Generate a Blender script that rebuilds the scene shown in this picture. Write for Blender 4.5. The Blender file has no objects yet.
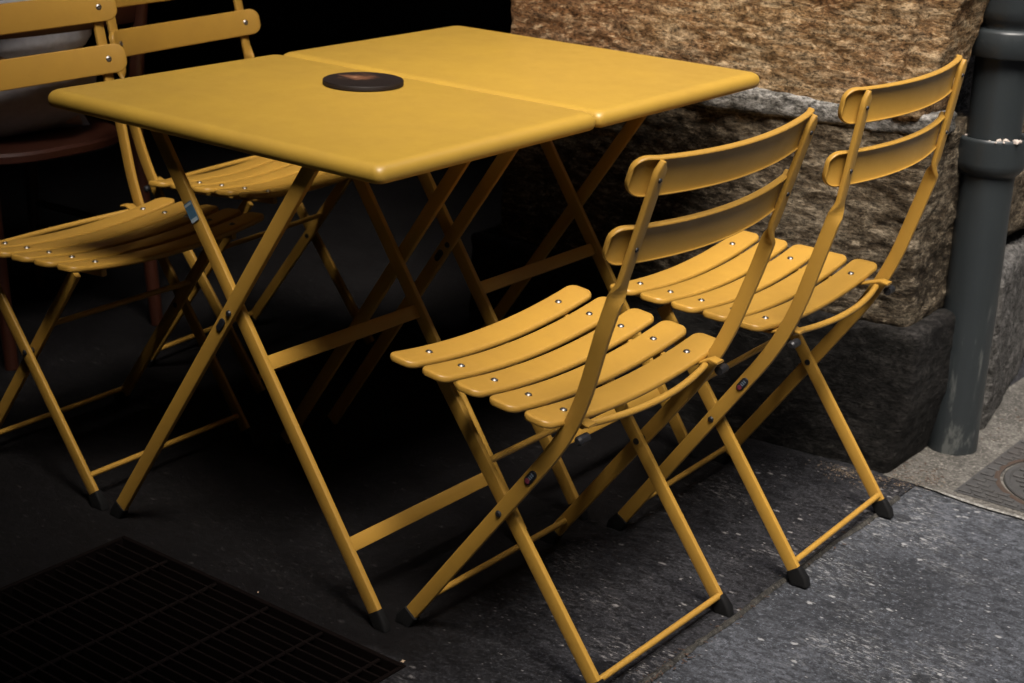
import bpy, bmesh, math, random
from mathutils import Vector, Matrix, noise
random.seed(7)
R = math.radians
sc = bpy.context.scene
COL = sc.collection
PI = math.pi

# ------------------------------------------------------------------ camera
CAM = Vector((1.4572, -1.6017, 1.2677))
FWD = Vector((-0.57073152, 0.74853102, -0.33758977))
RGT = Vector((0.78760225, 0.61531087, 0.03279082))
UPV = Vector((-0.2322676, 0.24717171, 0.94072202))
cd = bpy.data.cameras.new('camera')
cam = bpy.data.objects.new('camera', cd); COL.objects.link(cam)
m = Matrix((RGT, UPV, -FWD)).transposed().to_4x4()
m.translation = CAM
cam.matrix_world = m
cd.sensor_width = 36.0
cd.lens = 1626.0 / 1024 * 36.0
cd.clip_start = 0.05; cd.clip_end = 500
cd.dof.use_dof = True
cd.dof.focus_distance = (Vector((0.17, 0.27, 0.45)) - CAM).dot(FWD)
cd.dof.aperture_fstop = 8.0
sc.camera = cam

# ------------------------------------------------------------------ light
SUN_DIR = Vector((0.40, -0.42, 1.0)).normalized()      # towards the light
elev = math.asin(SUN_DIR.z); azim = math.atan2(SUN_DIR.x, SUN_DIR.y)
w = bpy.data.worlds.new('World'); sc.world = w; w.use_nodes = True
nt = w.node_tree
bg = nt.nodes['Background']
sky = nt.nodes.new('ShaderNodeTexSky'); sky.sky_type = 'NISHITA'
sky.sun_disc = False; sky.dust_density = 3.0; sky.air_density = 0.9
sky.sun_elevation = elev; sky.sun_rotation = azim
nt.links.new(sky.outputs[0], bg.inputs[0]); bg.inputs[1].default_value = 0.09
sl = bpy.data.lights.new('sun', 'SUN'); sl.energy = 1.5; sl.angle = R(26); sl.color = (1.0, 0.93, 0.83)
so = bpy.data.objects.new('sun', sl); COL.objects.link(so)
so.rotation_euler = (-SUN_DIR).to_track_quat('-Z', 'Y').to_euler()
sc.view_settings.view_transform = 'Standard'; sc.view_settings.look = 'None'
sc.view_settings.exposure = 2.27; sc.view_settings.gamma = 1.0
sc.cycles.max_bounces = 6; sc.cycles.diffuse_bounces = 3; sc.cycles.glossy_bounces = 3
sc.cycles.use_denoising = True

# ------------------------------------------------------------------ materials
def mat(name):
    mm = bpy.data.materials.new(name); mm.use_nodes = True
    return mm, mm.node_tree, mm.node_tree.nodes['Principled BSDF']
def N(t, typ, **kw):
    n = t.nodes.new(typ)
    for k, v in kw.items(): setattr(n, k, v)
    return n
def coords(t, scale=(1, 1, 1), rot=(0, 0, 0), kind='Object'):
    c = N(t, 'ShaderNodeTexCoord'); mp = N(t, 'ShaderNodeMapping')
    mp.inputs['Scale'].default_value = scale; mp.inputs['Rotation'].default_value = rot
    t.links.new(c.outputs[kind], mp.inputs[0]); return mp.outputs[0]
def tex(t, vec, scale, detail=4, rough=0.55, dist=0.0):
    n = N(t, 'ShaderNodeTexNoise'); n.inputs['Scale'].default_value = scale
    n.inputs['Detail'].default_value = detail; n.inputs['Roughness'].default_value = rough
    n.inputs['Distortion'].default_value = dist
    t.links.new(vec, n.inputs['Vector']); return n.outputs['Fac']
def ramp(t, fac, stops, interp='LINEAR'):
    n = N(t, 'ShaderNodeValToRGB'); e = n.color_ramp.elements; n.color_ramp.interpolation = interp
    while len(e) < len(stops): e.new(0.5)
    for i, (p, c) in enumerate(stops):
        e[i].position = p; e[i].color = (c if len(c) == 4 else (*c, 1)) if not isinstance(c, float) else (c, c, c, 1)
    t.links.new(fac, n.inputs[0]); return n.outputs[0]
def mixc(t, fac, a, b, mode='MIX'):
    n = N(t, 'ShaderNodeMix', data_type='RGBA', blend_type=mode)
    for s, v in ((0, fac), (6, a), (7, b)):
        if isinstance(v, (int, float)): n.inputs[s].default_value = v
        elif isinstance(v, tuple): n.inputs[s].default_value = (*v, 1)[:4]
        else: t.links.new(v, n.inputs[s])
    return n.outputs[2]
def math_(t, op, a, b=0.0):
    n = N(t, 'ShaderNodeMath', operation=op)
    for i, v in enumerate((a, b)):
        if isinstance(v, (int, float)): n.inputs[i].default_value = v
        else: t.links.new(v, n.inputs[i])
    return n.outputs[0]
def bump(t, p, h, strength, dist):
    b = N(t, 'ShaderNodeBump'); b.inputs['Strength'].default_value = strength; b.inputs['Distance'].default_value = dist
    t.links.new(h, b.inputs['Height']); t.links.new(b.outputs[0], p.inputs['Normal'])

def paint(name, base, rough=0.4, dirt=0.25, wear=0.5):
    """powder-coated steel: cloudy gloss, grime specks, rubbed and chipped edges, fine scratches"""
    mm, t, p = mat(name)
    v = coords(t)
    big = tex(t, v, 4, 6, 0.65); mid = tex(t, v, 28, 5, 0.7); fine = tex(t, v, 420, 3, 0.6); spk = tex(t, v, 85, 5, 0.75)
    c = mixc(t, ramp(t, big, [(0.32, 0.0), (0.70, 1.0)]), tuple(x * 1.04 for x in base), tuple(x * f for x, f in zip(base, (0.86, 0.84, 0.86))))
    c = mixc(t, ramp(t, mid, [(0.52, 0.0), (0.75, 0.18)]), c, (base[0]*0.74, base[1]*0.70, base[2]*0.8))
    c = mixc(t, ramp(t, spk, [(0.66, 0.0), (0.72, dirt)]), c, (0.10, 0.052, 0.018))
    sc1 = tex(t, coords(t, (260, 5, 60), (0.2, 0.1, R(33))), 1.0, 2, 0.5); sc2 = tex(t, coords(t, (6, 230, 60), (0.1, 0.3, R(-14))), 1.0, 2, 0.5)
    scr = math_(t, 'MULTIPLY', math_(t, 'MAXIMUM', ramp(t, sc1, [(0.71, 0.0), (0.75, 1.0)]), ramp(t, sc2, [(0.71, 0.0), (0.75, 1.0)])), ramp(t, mid, [(0.45, 0.0), (0.6, 1.0)]))
    c = mixc(t, math_(t, 'MULTIPLY', scr, 0.22), c, (base[0]*1.1, base[1]*1.25, base[2]*3.2))
    t.links.new(c, p.inputs['Base Color'])
    r = math_(t, 'ADD', math_(t, 'ADD', math_(t, 'MULTIPLY', big, 0.30), math_(t, 'MULTIPLY', mid, 0.16)), rough - 0.23)
    t.links.new(r, p.inputs['Roughness'])
    bump(t, p, math_(t, 'ADD', fine, math_(t, 'MULTIPLY', mid, 0.8)), 0.14, 0.0008)
    return mm
M = {}
M['yellow'] = paint('yellow_paint', (0.396, 0.2211, 0.0363))
M['top'] = paint('yellow_table_paint', (0.3564, 0.2191, 0.033), 0.42, 0.12)
def plain(name, col, rough=0.5, metal=0.0, bumpy=0, scale=200):
    mm, t, p = mat(name)
    v = coords(t); n = tex(t, v, scale, 4, 0.6)
    c = mixc(t, n, tuple(x * 0.75 for x in col), tuple(min(1, x * 1.25) for x in col))
    t.links.new(c, p.inputs['Base Color']); p.inputs['Roughness'].default_value = rough
    p.inputs['Metallic'].default_value = metal
    if bumpy: bump(t, p, n, 0.3, bumpy)
    return mm
M['rubber'] = plain('black_rubber', (0.0028, 0.0028, 0.003), 0.75, 0, 0.001, 150)
M['rubber'].node_tree.nodes['Principled BSDF'].inputs['Specular IOR Level'].default_value = 0.25
M['steel'] = plain('screw_steel', (0.2772, 0.2574, 0.231), 0.38, 1.0)
M['bolt'] = plain('dark_bolt', (0.02, 0.02, 0.022), 0.4, 0.3)
M['badge'] = plain('badge_black', (0.012, 0.013, 0.016), 0.35)
M['badge_red'] = plain('badge_red', (0.16, 0.03, 0.05), 0.4)
M['badge_mark'] = plain('badge_mark', (0.12, 0.15, 0.19), 0.4)
M['sticker'] = plain('blue_sticker', (0.06, 0.13, 0.20), 0.35)
M['sticker_pale'] = plain('pale_sticker', (0.35, 0.42, 0.46), 0.35)
M['wood'] = plain('dark_red_wood', (0.030, 0.008, 0.0035), 0.4, 0, 0.0006, 30)
M['iron'] = plain('rusty_dark_iron', (0.0035, 0.002, 0.0017), 0.85, 0.0, 0.001, 80)
M['iron'].node_tree.nodes['Principled BSDF'].inputs['Specular IOR Level'].default_value = 0.06
M['shirt'] = plain('grey_shirt', (0.62, 0.63, 0.67), 0.85, 0, 0.002, 60)
M['trouser'] = plain('dark_trousers', (0.34, 0.31, 0.31), 0.4, 0, 0.002, 50)
M['skin'] = plain('skin', (0.42, 0.25, 0.17), 0.5)
M['hair'] = plain('dark_hair', (0.02, 0.013, 0.009), 0.5, 0, 0.002, 90)
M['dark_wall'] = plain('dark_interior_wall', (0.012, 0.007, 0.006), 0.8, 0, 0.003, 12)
M['plaster'] = plain('street_plaster', (0.06, 0.052, 0.042), 0.9, 0, 0.004, 9)
M['plaster_dark'] = plain('weathered_plaster', (0.035, 0.03, 0.025), 0.9, 0, 0.004, 9)

def stone_mat(name, cols, strata=(5, 9, 26), rot=(0, R(6), 0), bmp=0.0035, dark=0.5, veins=True):
    mm, t, p = mat(name)
    v = coords(t, strata, rot); v1 = coords(t)
    a = tex(t, v, 2.6, 6, 0.65, 0.5); b = tex(t, coords(t, (1, 1, 2.4), rot), 34, 6, 0.78, 0.6); f = tex(t, coords(t, (1, 1, 1.9), rot), 120, 4, 0.75, 0.3); l = tex(t, v1, 4.0, 5, 0.6)
    c = ramp(t, a, [(0.30, cols[1]), (0.46, cols[2]), (0.66, cols[3])])
    c = mixc(t, ramp(t, l, [(0.42, 0.75), (0.60, 0.0)]), c, cols[4])
    c = mixc(t, ramp(t, b, [(0.53, 0.0), (0.64, 0.75)]), c, cols[3])
    c = mixc(t, 1.0, c, ramp(t, b, [(0.36, 0.25), (0.47, 0.80), (0.60, 1.12)]), 'MULTIPLY')
    c = mixc(t, 1.0, c, ramp(t, f, [(0.37, 0.22), (0.47, 0.85), (0.62, 1.45)]), 'MULTIPLY')
    t.links.new(c, p.inputs['Base Color']); p.inputs['Roughness'].default_value = 0.88; p.inputs['Specular IOR Level'].default_value = 0.15
    h = math_(t, 'ADD', math_(t, 'ADD', math_(t, 'MULTIPLY', a, 0.4), math_(t, 'MULTIPLY', b, 1.2)), math_(t, 'MULTIPLY', f, 0.6))
    bump(t, p, h, 1.0, bmp)
    return mm
M['stone_warm'] = stone_mat('warm_gneiss', [(0.022, 0.013, 0.008), (0.102, 0.054, 0.023), (0.215, 0.130, 0.060), (0.40, 0.305, 0.19), (0.135, 0.058, 0.022)])
M['stone_grey'] = stone_mat('grey_gneiss', [(0.010, 0.008, 0.006), (0.031, 0.022, 0.013), (0.068, 0.050, 0.031), (0.20, 0.165, 0.118), (0.021, 0.015, 0.009)], dark=0.65)
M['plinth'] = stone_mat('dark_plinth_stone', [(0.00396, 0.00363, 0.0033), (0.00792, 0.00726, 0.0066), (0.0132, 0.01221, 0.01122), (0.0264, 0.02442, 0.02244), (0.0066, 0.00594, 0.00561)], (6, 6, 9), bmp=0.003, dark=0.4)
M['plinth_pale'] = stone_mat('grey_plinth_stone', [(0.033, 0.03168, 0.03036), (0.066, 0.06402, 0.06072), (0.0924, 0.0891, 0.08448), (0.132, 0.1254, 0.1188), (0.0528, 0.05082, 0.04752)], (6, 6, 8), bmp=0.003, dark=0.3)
M['mortar'] = stone_mat('grey_mortar', [(0.04, 0.037, 0.033), (0.065, 0.060, 0.052), (0.125, 0.118, 0.106), (0.25, 0.24, 0.225), (0.050, 0.043, 0.035)], (12, 12, 14), bmp=0.004, dark=0.4)
M['brick'] = plain('red_brick', (0.12, 0.045, 0.03), 0.9, 0, 0.004, 60)

def ground_mat(name, lo, hi, speck, bmp=0.004, speckle=0.6, rough=0.75, stretch=(1, 1, 1), stain=0.5, inner=None):
    mm, t, p = mat(name)
    v = coords(t); vs = coords(t, stretch, (0, 0, R(25)))
    l = tex(t, v, 2.3, 6, 0.62); md = tex(t, vs, 30, 9, 0.80, 0.6); f = tex(t, v, 150, 5, 0.8)
    c = mixc(t, ramp(t, md, [(0.42, 0.0), (0.58, 1.0)]), lo, hi)
    c = mixc(t, ramp(t, l, [(0.36, stain), (0.60, 0.0)]), c, tuple(x * 0.45 for x in lo))
    c = mixc(t, ramp(t, f, [(0.36, 0.8), (0.48, 0.0)]), c, tuple(x * 0.25 for x in lo))
    c = mixc(t, ramp(t, f, [(0.54, 0.0), (0.66, 0.7)]), c, tuple(min(1, x * 2.1) for x in hi))
    wob = tex(t, v, 130, 4, 0.75); zone = tex(t, v, 3.4, 5, 0.65)
    chips = None
    for scl, thr in ((26, 1.16), (62, 1.10)):
        vo = N(t, 'ShaderNodeTexVoronoi'); vo.inputs['Scale'].default_value = scl; vo.inputs['Randomness'].default_value = 1
        t.links.new(coords(t, (1, 1.7, 1), (0, 0, R(20 + scl))), vo.inputs['Vector'])
        d = math_(t, 'ADD', vo.outputs['Distance'], math_(t, 'MULTIPLY', wob, 0.55))
        sep = N(t, 'ShaderNodeSeparateColor'); t.links.new(vo.outputs['Color'], sep.inputs[0])
        pick = math_(t, 'GREATER_THAN', math_(t, 'ADD', sep.outputs[0], math_(t, 'MULTIPLY', zone, 0.8)), thr)
        ch = math_(t, 'MULTIPLY', ramp(t, d, [(0.36, 1.0), (0.46, 0.0)]), pick)
        chips = ch if chips is None else math_(t, 'MAXIMUM', chips, ch)
    c = mixc(t, math_(t, 'MULTIPLY', chips, speckle), c, speck)
    sv = coords(t, (1, 3.0, 1), (0, 0, R(35))); sn = tex(t, sv, 55, 6, 0.85)
    sz = math_(t, 'MULTIPLY', ramp(t, sn, [(0.53, 0.0), (0.61, 0.9)]), ramp(t, zone, [(0.50, 0.0), (0.60, 1.0)]))
    c = mixc(t, math_(t, 'MULTIPLY', sz, speckle), c, speck)
    # dark round spots (old gum)
    vg = N(t, 'ShaderNodeTexVoronoi'); vg.inputs['Scale'].default_value = 6.5
    t.links.new(v, vg.inputs['Vector'])
    dg = math_(t, 'ADD', vg.outputs['Distance'], math_(t, 'MULTIPLY', wob, 0.05))
    c = mixc(t, ramp(t, dg, [(0.125, 0.65), (0.150, 0.0)]), c, tuple(x * 0.35 for x in lo))
    if inner:       # shade painted into the slab colour on the room side, with a noise-warped edge
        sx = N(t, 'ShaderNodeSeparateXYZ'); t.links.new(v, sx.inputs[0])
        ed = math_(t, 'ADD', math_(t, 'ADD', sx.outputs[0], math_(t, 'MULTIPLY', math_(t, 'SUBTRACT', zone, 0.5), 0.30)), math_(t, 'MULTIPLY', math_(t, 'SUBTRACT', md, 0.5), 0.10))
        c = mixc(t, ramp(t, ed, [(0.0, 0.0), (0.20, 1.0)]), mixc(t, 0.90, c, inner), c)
    t.links.new(c, p.inputs['Base Color'])
    t.links.new(math_(t, 'ADD', math_(t, 'MULTIPLY', md, -0.25), rough + 0.1), p.inputs['Roughness'])
    p.inputs['Specular IOR Level'].default_value = 0.10 if inner else 0.3
    h = math_(t, 'ADD', math_(t, 'MULTIPLY', md, 0.7), math_(t, 'ADD', math_(t, 'MULTIPLY', f, 0.35), math_(t, 'MULTIPLY', chips, 0.3)))
    bump(t, p, h, 0.8, bmp)
    return mm
M['street'] = ground_mat('street_stone', (0.0235, 0.0258, 0.0305), (0.078, 0.0835, 0.096), (0.34, 0.34, 0.34), stretch=(1, 2.2, 1), stain=0.75, speckle=0.75)
M['threshold'] = ground_mat('shaded_threshold_stone', (0.0115, 0.0115, 0.0130), (0.040, 0.040, 0.0445), (0.30, 0.285, 0.28), stretch=(1, 2.0, 1), rough=0.65, stain=0.7, inner=(0.0036, 0.0030, 0.0030))  # inner is the near-black colour that stands in for room-side shade
M['cement'] = ground_mat('cement_patch', (0.066, 0.061, 0.053), (0.145, 0.136, 0.120), (0.26, 0.25, 0.235), speckle=0.25, stain=0.75)
M['line'] = ground_mat('pale_mortar_line', (0.1452, 0.1386, 0.1254), (0.2772, 0.2706, 0.2508), (0.396, 0.396, 0.3828), speckle=0.3, stain=0.4)
M['earth'] = plain('ground_earth', (0.08, 0.07, 0.06), 0.9)
M['straw'] = plain('dry_straw', (0.17, 0.125, 0.08), 0.9, 0, 0, 300)
M['leaf'] = plain('dead_leaf_bits', (0.05, 0.03, 0.02), 0.9, 0, 0, 200)
M['paper'] = plain('torn_paper', (0.40, 0.29, 0.19), 0.9)
M['crumb'] = plain('plaster_crumbs', (0.396, 0.3432, 0.3036), 0.9, 0, 0.002, 120)

def castiron():
    mm, t, p = mat('cast_iron_cover')
    v = coords(t); n = tex(t, v, 60, 5, 0.7); l = tex(t, v, 7, 4, 0.6)
    c = mixc(t, n, (0.016, 0.0155, 0.0155), (0.066, 0.064, 0.062))
    c = mixc(t, ramp(t, l, [(0.5, 0.0), (0.72, 0.25)]), c, (0.055, 0.035, 0.022))
    t.links.new(c, p.inputs['Base Color']); p.inputs['Roughness'].default_value = 0.65
    bump(t, p, n, 0.4, 0.0015); return mm
M['castiron'] = castiron()
M['rust'] = plain('rusty_rim', (0.040, 0.025, 0.017), 0.9, 0, 0.002, 60)
def pipe_mat():
    mm, t, p = mat('green_grey_pipe_paint')
    v = coords(t); s = coords(t, (1, 1, 0.28)); n = tex(t, s, 16, 6, 0.7, 0.4); f = tex(t, v, 160, 4, 0.7)
    z = N(t, 'ShaderNodeSeparateXYZ'); t.links.new(coords(t), z.inputs[0])
    c = mixc(t, n, (0.01188, 0.01518, 0.01716), (0.02772, 0.033, 0.03564))
    low = ramp(t, z.outputs[2], [(0.30, 1.0), (0.46, 0.0)])
    scr = math_(t, 'MULTIPLY', ramp(t, n, [(0.56, 0.0), (0.63, 0.8)]), low)
    c = mixc(t, scr, c, (0.085, 0.09, 0.086))
    c = mixc(t, ramp(t, f, [(0.66, 0.0), (0.76, 0.4)]), c, (0.14, 0.14, 0.13))
    t.links.new(c, p.inputs['Base Color']); p.inputs['Roughness'].default_value = 0.42
    bump(t, p, math_(t, 'ADD', n, math_(t, 'MULTIPLY', f, 0.4)), 0.35, 0.002); return mm
M['pipe'] = pipe_mat()
def coaster_mat():
    mm, t, p = mat('coaster_print')
    v = coords(t)
    g = N(t, 'ShaderNodeVectorMath', operation='DISTANCE'); t.links.new(v, g.inputs[0]); g.inputs[1].default_value = (-0.022, 0.012, 0.0078)
    n = tex(t, coords(t, (20, 45, 20), (0, 0, R(35))), 1.3, 5, 0.7, 0.8)
    f = math_(t, 'ADD', g.outputs['Value'], math_(t, 'MULTIPLY', math_(t, 'SUBTRACT', n, 0.5), 0.09))
    c = ramp(t, f, [(0.002, (0.26, 0.15, 0.085)), (0.012, (0.11, 0.045, 0.022)), (0.030, (0.010, 0.006, 0.005)), (1.0, (0.004, 0.004, 0.005))])
    t.links.new(c, p.inputs['Base Color']); p.inputs['Roughness'].default_value = 0.6; p.inputs['Specular IOR Level'].default_value = 0.25; return mm
M['coaster'] = coaster_mat()

# ------------------------------------------------------------------ mesh helpers
def finish(name, bm, material, parent=None, sharp=38, loc=None):
    me = bpy.data.meshes.new(name)
    bmesh.ops.recalc_face_normals(bm, faces=bm.faces[:])
    bm.to_mesh(me); bm.free()
    for mm in (material if isinstance(material, list) else [material]): me.materials.append(mm)
    for p in me.polygons: p.use_smooth = True
    me.set_sharp_from_angle(angle=R(sharp))
    o = bpy.data.objects.new(name, me); COL.objects.link(o)
    if parent: o.parent = parent
    if loc: o.location = loc
    return o
def thing(name, label, cat, loc=(0, 0, 0), rz=0, group=None):
    o = bpy.data.objects.new(name, None); COL.objects.link(o); o.location = loc; o.rotation_euler = (0, 0, rz)
    o.empty_display_size = 0.1
    return tag(o, label, cat, group)
def tag(o, label, cat, group=None):
    o['label'] = label; o['category'] = cat
    if group: o['group'] = group
    return o
def structure(o): o['kind'] = 'structure'; return o

def rrect(wd, th, r, seg=3):
    """rounded rectangle profile (a along the width, b along the thickness)"""
    r = min(r, wd / 2 - 1e-5, th / 2 - 1e-5); out = []
    for cx, cy, a0 in ((wd/2-r, th/2-r, 0), (-wd/2+r, th/2-r, 90), (-wd/2+r, -th/2+r, 180), (wd/2-r, -th/2+r, 270)):
        for i in range(seg + 1):
            a = R(a0 + 90 * i / seg); out.append((cx + r*math.cos(a), cy + r*math.sin(a)))
    return out
def loft(bm, rings, cap=True, closed=False):
    vs = [[bm.verts.new(p) for p in ring] for ring in rings]
    n = len(vs[0]); L = len(vs)
    for i in range(L if closed else L - 1):
        a, b = vs[i], vs[(i + 1) % L]
        for j in range(n): bm.faces.new((a[j], a[(j+1) % n], b[(j+1) % n], b[j]))
    if cap and not closed:
        bm.faces.new(vs[0][::-1]); bm.faces.new(vs[-1])
    return vs
def bar(bm, pts, wides, wd, th, r=0.002, seg=2):
    """flat bar swept along pts; wides[i] is the direction of its wide side"""
    rings = []; prof = rrect(wd, th, r, seg)
    for i, p in enumerate(pts):
        p = Vector(p); t = (Vector(pts[min(i+1, len(pts)-1)]) - Vector(pts[max(i-1, 0)])).normalized()
        a = Vector(wides[i] if isinstance(wides, list) else wides); a = (a - t * a.dot(t)).normalized(); b = t.cross(a)
        rings.append([p + a*u + b*v for u, v in prof])
    loft(bm, rings)
def rod(bm, pts, r, seg=10):
    rings = []; ref = None
    for i, p in enumerate(pts):
        p = Vector(p); t = (Vector(pts[min(i+1, len(pts)-1)]) - Vector(pts[max(i-1, 0)])).normalized()
        if ref is None: ref = t.orthogonal()
        a = (ref - t * ref.dot(t)).normalized(); b = t.cross(a); ref = a
        rr = r[i] if isinstance(r, list) else r
        rings.append([p + (a*math.cos(2*PI*k/seg) + b*math.sin(2*PI*k/seg)) * rr for k in range(seg)])
    loft(bm, rings)
def lathe(bm, prof, seg=48, wob=0.0):
    rings = []
    for z, r in prof:
        rings.append([Vector((math.cos(2*PI*k/seg), math.sin(2*PI*k/seg), 0)) * (r + (wob * noise.noise(Vector((math.cos(2*PI*k/seg)*2, math.sin(2*PI*k/seg)*2, z*9))) if wob else 0)) + Vector((0, 0, z)) for k in range(seg)])
    loft(bm, rings)
def box(bm, x0, x1, y0, y1, z0, z1, bev=0.0, seg=2):
    g = bmesh.ops.create_cube(bm, size=1)
    for v in g['verts']:
        v.co = Vector((x0 + (v.co.x + .5)*(x1-x0), y0 + (v.co.y + .5)*(y1-y0), z0 + (v.co.z + .5)*(z1-z0)))
    if bev:
        es = list({e for v in g['verts'] for e in v.link_edges})
        bmesh.ops.bevel(bm, geom=es, offset=bev, segments=seg, affect='EDGES', profile=0.5)
def fillet(pts, rad, n=7):
    """polyline with rounded inner corners"""
    out = [Vector(pts[0])]
    for i in range(1, len(pts) - 1):
        p, a, b = Vector(pts[i]), Vector(pts[i-1]), Vector(pts[i+1])
        da, db = (a-p), (b-p); d = min(rad[i-1], da.length*.48, db.length*.48)
        p0, p1 = p + da.normalized()*d, p + db.normalized()*d
        for k in range(n + 1):
            t = k / n; out.append(p0*(1-t)**2 + p*2*t*(1-t) + p1*t*t)
    out.append(Vector(pts[-1])); return out
def dense(pts, step):
    out = []
    for a, b in zip(pts, pts[1:]):
        k = max(1, int((b-a).length/step))
        for i in range(k): out.append(a.lerp(b, i/k))
    out.append(pts[-1]); return out

# ------------------------------------------------------------------ setting: floors
def sheet(name, quads, material, z, cut=1):
    bm = bmesh.new()
    for x0, x1, y0, y1 in quads:
        vs = [bm.verts.new((x, y, z)) for x, y in ((x0, y0), (x1, y0), (x1, y1), (x0, y1))]; bm.faces.new(vs)
    return structure(finish(name, bm, material))
sheet('ground', [(-200, 200, -200, 200)], M['earth'], -0.7)
sheet('street_paving', [(0.366, 60, -60, 60)], M['street'], -0.003)
GX0, GX1, GY0, GY1 = -0.565, 0.075, -0.66, -0.018
FX0, FX1, FY0, FY1 = -6.0, 0.366, -6.0, 8.0
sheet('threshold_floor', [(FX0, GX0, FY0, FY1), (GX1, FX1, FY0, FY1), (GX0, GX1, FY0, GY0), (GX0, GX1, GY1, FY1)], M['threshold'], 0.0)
# shallow cement patch beside the corner of the house and the pale line that edges it
bm = bmesh.new()
edge = []
for i in range(41):
    x = 0.30 + i*0.06
    edge.append((x, 1.10 - 0.012*i*0.06 + 0.008*noise.noise(Vector((x*9, 0, 0)))))
lo = [bm.verts.new((x, y, 0.0012)) for x, y in edge]; hi = [bm.verts.new((x, 9.0, 0.0012)) for x, y in edge]
for i in range(40): bm.faces.new((lo[i], lo[i+1], hi[i+1], hi[i]))
structure(finish('cement_pavement', bm, M['cement']))
bm = bmesh.new()
prev = None
for i in range(160):
    x = 0.385 + i*0.012; t = (x - 0.30)/0.06
    y = 1.10 - 0.012*t*0.06 + 0.008*noise.noise(Vector((x*9, 0, 0)))
    wdt = 0.004 + 0.006*noise.noise(Vector((x*14, 3, 0))) + 0.004*noise.noise(Vector((x*60, 3, 0)))
    wdt = max(wdt, 0.002) * min(1, i/4 + .2)
    q = [bm.verts.new((x, y - wdt + 0.003*noise.noise(Vector((x*40, 7, 0))), 0.001)), bm.verts.new((x, y, 0.0020)), bm.verts.new((x, y + wdt, 0.0015))]
    if prev:
        for k in range(2): bm.faces.new((prev[k], q[k], q[k+1], prev[k+1]))
    prev = q
structure(finish('pale_paving_joint', bm, M['line']))
# joint between the threshold slab and the street, filled with grit
bm = bmesh.new(); prev = None
for i in range(220):
    y = -1.6 + i*0.012
    wdt = 0.005 + 0.004*noise.noise(Vector((y*12, 1, 0))) + 0.004*noise.noise(Vector((y*55, 5, 0)))
    x = 0.366 + 0.006*noise.noise(Vector((y*6, 9, 0)))
    q = [bm.verts.new((x - wdt, y, 0.0006)), bm.verts.new((x, y, 0.0035)), bm.verts.new((x + wdt, y, -0.0015))]
    if prev:
        for k in range(2): bm.faces.new((prev[k], q[k], q[k+1], prev[k+1]))
    prev = q
M['grit'] = ground_mat('gritty_joint', (0.0198, 0.01848, 0.01584), (0.0528, 0.04884, 0.04224), (0.165, 0.1518, 0.132), speckle=0.4)
structure(finish('slab_joint', bm, M['grit']))

# ------------------------------------------------------------------ setting: stone pier, house walls
def rock(name, x0, x1, y0, y1, z0, z1, material, parent, seed, amp=0.012, cell=0.014, rad=0.03, strata=3.0, shape=None):
    bm = bmesh.new()
    nx, ny, nz = (max(2, int((b-a)/cell)) for a, b in ((x0, x1), (y0, y1), (z0, z1)))
    cache = {}
    def V(i, j, k):
        key = (i, j, k)
        if key in cache: return cache[key]
        p = Vector((x0 + (x1-x0)*i/nx, y0 + (y1-y0)*j/ny, z0 + (z1-z0)*k/nz))
        c = Vector((min(max(p.x, x0+rad), x1-rad), min(max(p.y, y0+rad), y1-rad), min(max(p.z, z0+rad), z1-rad)))
        d = p - c
        n = d.normalized() if d.length > 1e-9 else Vector((0, -1, 0))
        p = c + n*min(rad, d.length) if d.length > 1e-9 else p
        q = Vector((p.x*3 + seed, p.y*3, p.z*3*1.4))
        s = Vector((p.x*7 + seed, p.y*7, (p.z + 0.1*p.x)*7*strata))
        h = noise.fractal(q, 0.9, 2.1, 5)*0.55 + noise.ridged_multi_fractal(s, 0.9, 2.2, 4, 0.9, 1.8)*0.25 - 0.35 + noise.noise(Vector((p.x*45, p.y*45, p.z*75)))*0.26 + noise.ridged_multi_fractal(Vector((p.x*16 + seed, p.y*16, (p.z + .12*p.x)*42)), 0.9, 2.2, 4, 0.9, 1.8)*0.12 - .12
        p = p + n*h*amp
        if shape: p = shape(p)
        cache[key] = bm.verts.new(p); return cache[key]
    for (A, B, f) in ((nx, nz, lambda a, b: (a, 0, b)), (nx, nz, lambda a, b: (a, ny, b)), (ny, nz, lambda a, b: (0, a, b)), (ny, nz, lambda a, b: (nx, a, b)), (nx, ny, lambda a, b: (a, b, 0)), (nx, ny, lambda a, b: (a, b, nz))):
        for a in range(A):
            for b in range(B):
                bm.faces.new((V(*f(a, b)), V(*f(a+1, b)), V(*f(a+1, b+1)), V(*f(a, b+1))))
    return finish(name, bm, material, parent, sharp=70)
def lean(p):
    if p.y < 1.25: p.y -= 0.045*min(max((0.22 - p.x)/0.35, 0), 1)
    return p
pier = thing('stone_wall', 'rough brown and grey stone wall pier beside the dark doorway, behind the table end', 'stone wall', (-0.18, 1.30, 0))
def P_(o):      # keep the children's world coordinates
    o.location = (0.18, -1.30, 0); return o
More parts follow.
